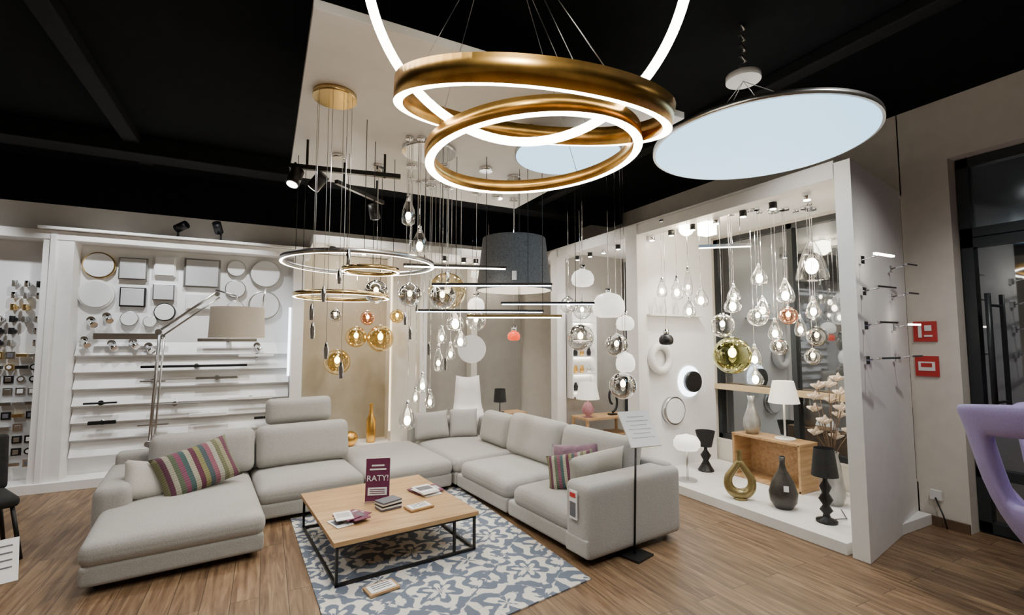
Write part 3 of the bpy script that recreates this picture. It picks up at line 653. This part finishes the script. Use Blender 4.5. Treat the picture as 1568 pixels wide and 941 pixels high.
b=B('gold_ball_ornament'); b.sph((1.05,6.75,.3),.1,gold); b.done()
# ---------------------------------------------------------------- lavender lounge chair
b=B('lavender_lounge_chair'); c=V(3.4,2.9,0); n=48
prof=[(.1,.2),(.2,.26),(.31,.4),(.4,.6),(.45,.8),(.485,.98),(.51,1.08)]
inn=[(.53,1.13),(.52,1.17),(.48,1.17),(.43,1.1),(.4,.98),(.36,.8),(.31,.62),(.24,.5),(.08,.46)]
full=prof+inn; K=len(full)
Mc=Matrix.Translation(c)
A0=R(100);A1=R(410); vs=[];fs=[]
for j in range(n+1):
    a=A0+(A1-A0)*j/n; tt=j/n; hk=1+.14*math.sin(pi*tt)
    for r_,z in full: 
        zz=.42+(z-.42)*hk if z>.42 else z
        vs.append((r_*math.cos(a),r_*math.sin(a),zz))
holes=[(6,12),(36,42)]   # arm openings on each side of the shell
inh=lambda j:any(a<=j<b_ for a,b_ in holes)
for j in range(n):
    for k in range(K-1):
        if inh(j) and k in(3,4,11,12): continue
        q=j*K+k; fs.append((q,q+1,q+K+1,q+K))
    if inh(j):
        q=j*K; fs.append((q+5,q+K+5,q+K+11,q+11)); fs.append((q+3,q+13,q+K+13,q+K+3))
for a,b_ in holes:
    for j in(a,b_): q=j*K; fs.append((q+3,q+4,q+12,q+13)); fs.append((q+4,q+5,q+11,q+12))
fs.append(tuple(range(K))); fs.append(tuple(n*K+k for k in range(K))[::-1])
b.add(vs,fs,purple,True,Mc); b.soft((0,0,.46),(.5,.5,.14),purple,.065,Mc,.02); b.cyl((0,0,0),.26,.02,steel,32,Mc); b.cyl((0,0,.02),.03,.22,steel,16,Mc); b.lathe([(0,.2),(.1,.2)],(0,0,0),purple,32,Mc)
o=b.done(); md=o.modifiers.new('sub','SUBSURF'); md.levels=1; md.render_levels=1
# ---------------------------------------------------------------- left black chair & label
b=B('black_dining_chair'); c=V(-3.95,3.55,0); Mc=Matrix.Translation(c)@RZ(30)
b.soft((0,0,.42),(.44,.44,.08),blackm,.035,Mc,.01); b.soft((0,.2,.66),(.44,.06,.42),blackm,.03,Mc,rot=RX(-8))
for x,y in((-.18,-.18),(.18,-.18),(-.18,.18),(.18,.18)): b.tube([(x,y,.4),(x*1.3,y*1.3,.0)],.014,black,8,Mc)
b.done()
b=B('price_label_stand'); c=V(-2.76,2.62,0); b.cyl(c,.1,.012,black); b.tube([c,c+up*.4],.008,black); M_=Matrix.Translation(c+up*.42)@RZ(20)@RX(50); b.box((0,0,0),(.18,.24,.008),paper,M_); [b.box((0,.08-.04*k,.006),(.13,.006,.002),ink,M_) for k in range(4)]; b.done()

# ---------------------------------------------------------------- lights
def spot(loc,tgt,e,ang=90,col=(1,.95,.88),rad=.06,blend=.6):
    l=bpy.data.lights.new('spot_light','SPOT'); l.energy=e; l.color=col; l.spot_size=R(ang); l.spot_blend=blend; l.shadow_soft_size=rad
    o=bpy.data.objects.new('spot_light',l); o.location=loc; d=Vector(tgt)-Vector(loc); o.rotation_euler=d.to_track_quat('-Z','Y').to_euler(); bpy.context.collection.objects.link(o)
def pt(loc,e,col=(1,.9,.76),rad=.05):
    l=bpy.data.lights.new('lamp_light','POINT'); l.energy=e; l.color=col; l.shadow_soft_size=rad
    o=bpy.data.objects.new('lamp_light',l); o.location=loc; bpy.context.collection.objects.link(o)
nw=(1,.96,.9); cool=(.96,.98,1)
for x,y in((-3.2,1.2),(-1.8,3.2),(-3.2,4.8),(.3,.8),(2.8,.6),(4.2,.8),(3.2,2.2),(-.6,5.4),(1.2,5.6),(3.2,5.2)):
    spot((x,y,CZ-.15),(x,y,0),190,120,nw,.08,.8)
for x,y in((.6,2.8),(2.2,2.8),(.6,4.6),(2.2,4.6)): spot((x,y,3.1),(x,y,0),150,110,nw,.06,.8)
for x in(-3.0,-1.6,-.6): spot((x,6.0,3.5),(x,7.2,1.5),190,75,cool,.05)
for x in(.9,2.9): spot((x,6.0,3.5),(x,7.2,1.5),100,80,nw,.05)
for y in(2.6,3.2,3.8,4.9,5.6): spot((4.3,y,2.78),(4.7,y,.3),95,120,nw,.05)
pt((1.0,6.75,2.5),28); pt((2.5,6.75,2.5),16); pt((3.3,6.75,2.5),16); pt((4.7,5.2,2.4),22); pt((4.6,3.2,2.0),14)
pt(V(-.66,4.8,2.11),22,rad=.04); pt(V(-.8,3.6,2.57),14,rad=.02); pt(V(-1.21,4.2,2.04),14,rad=.03); pt(V(.72,5,1.64),10,rad=.04)
wd=bpy.data.worlds.new('night'); bpy.context.scene.world=wd; wd.use_nodes=True; wd.node_tree.nodes['Background'].inputs[0].default_value=(.02,.025,.035,1); wd.node_tree.nodes['Background'].inputs[1].default_value=1
# ---------------------------------------------------------------- camera
cd=bpy.data.cameras.new('camera'); cam=bpy.data.objects.new('camera',cd); bpy.context.collection.objects.link(cam)
cam.location=(0,0,1.6); cam.rotation_euler=(R(90+4.1),0,R(-27.4)); cd.sensor_width=36; cd.lens=926/2000*36; cd.clip_start=.05; bpy.context.scene.camera=cam
# real-world scale
for o in bpy.context.scene.objects:
    if o.parent is None:
        o.location*=S
        if o.type=='MESH': o.scale=(S,S,S)
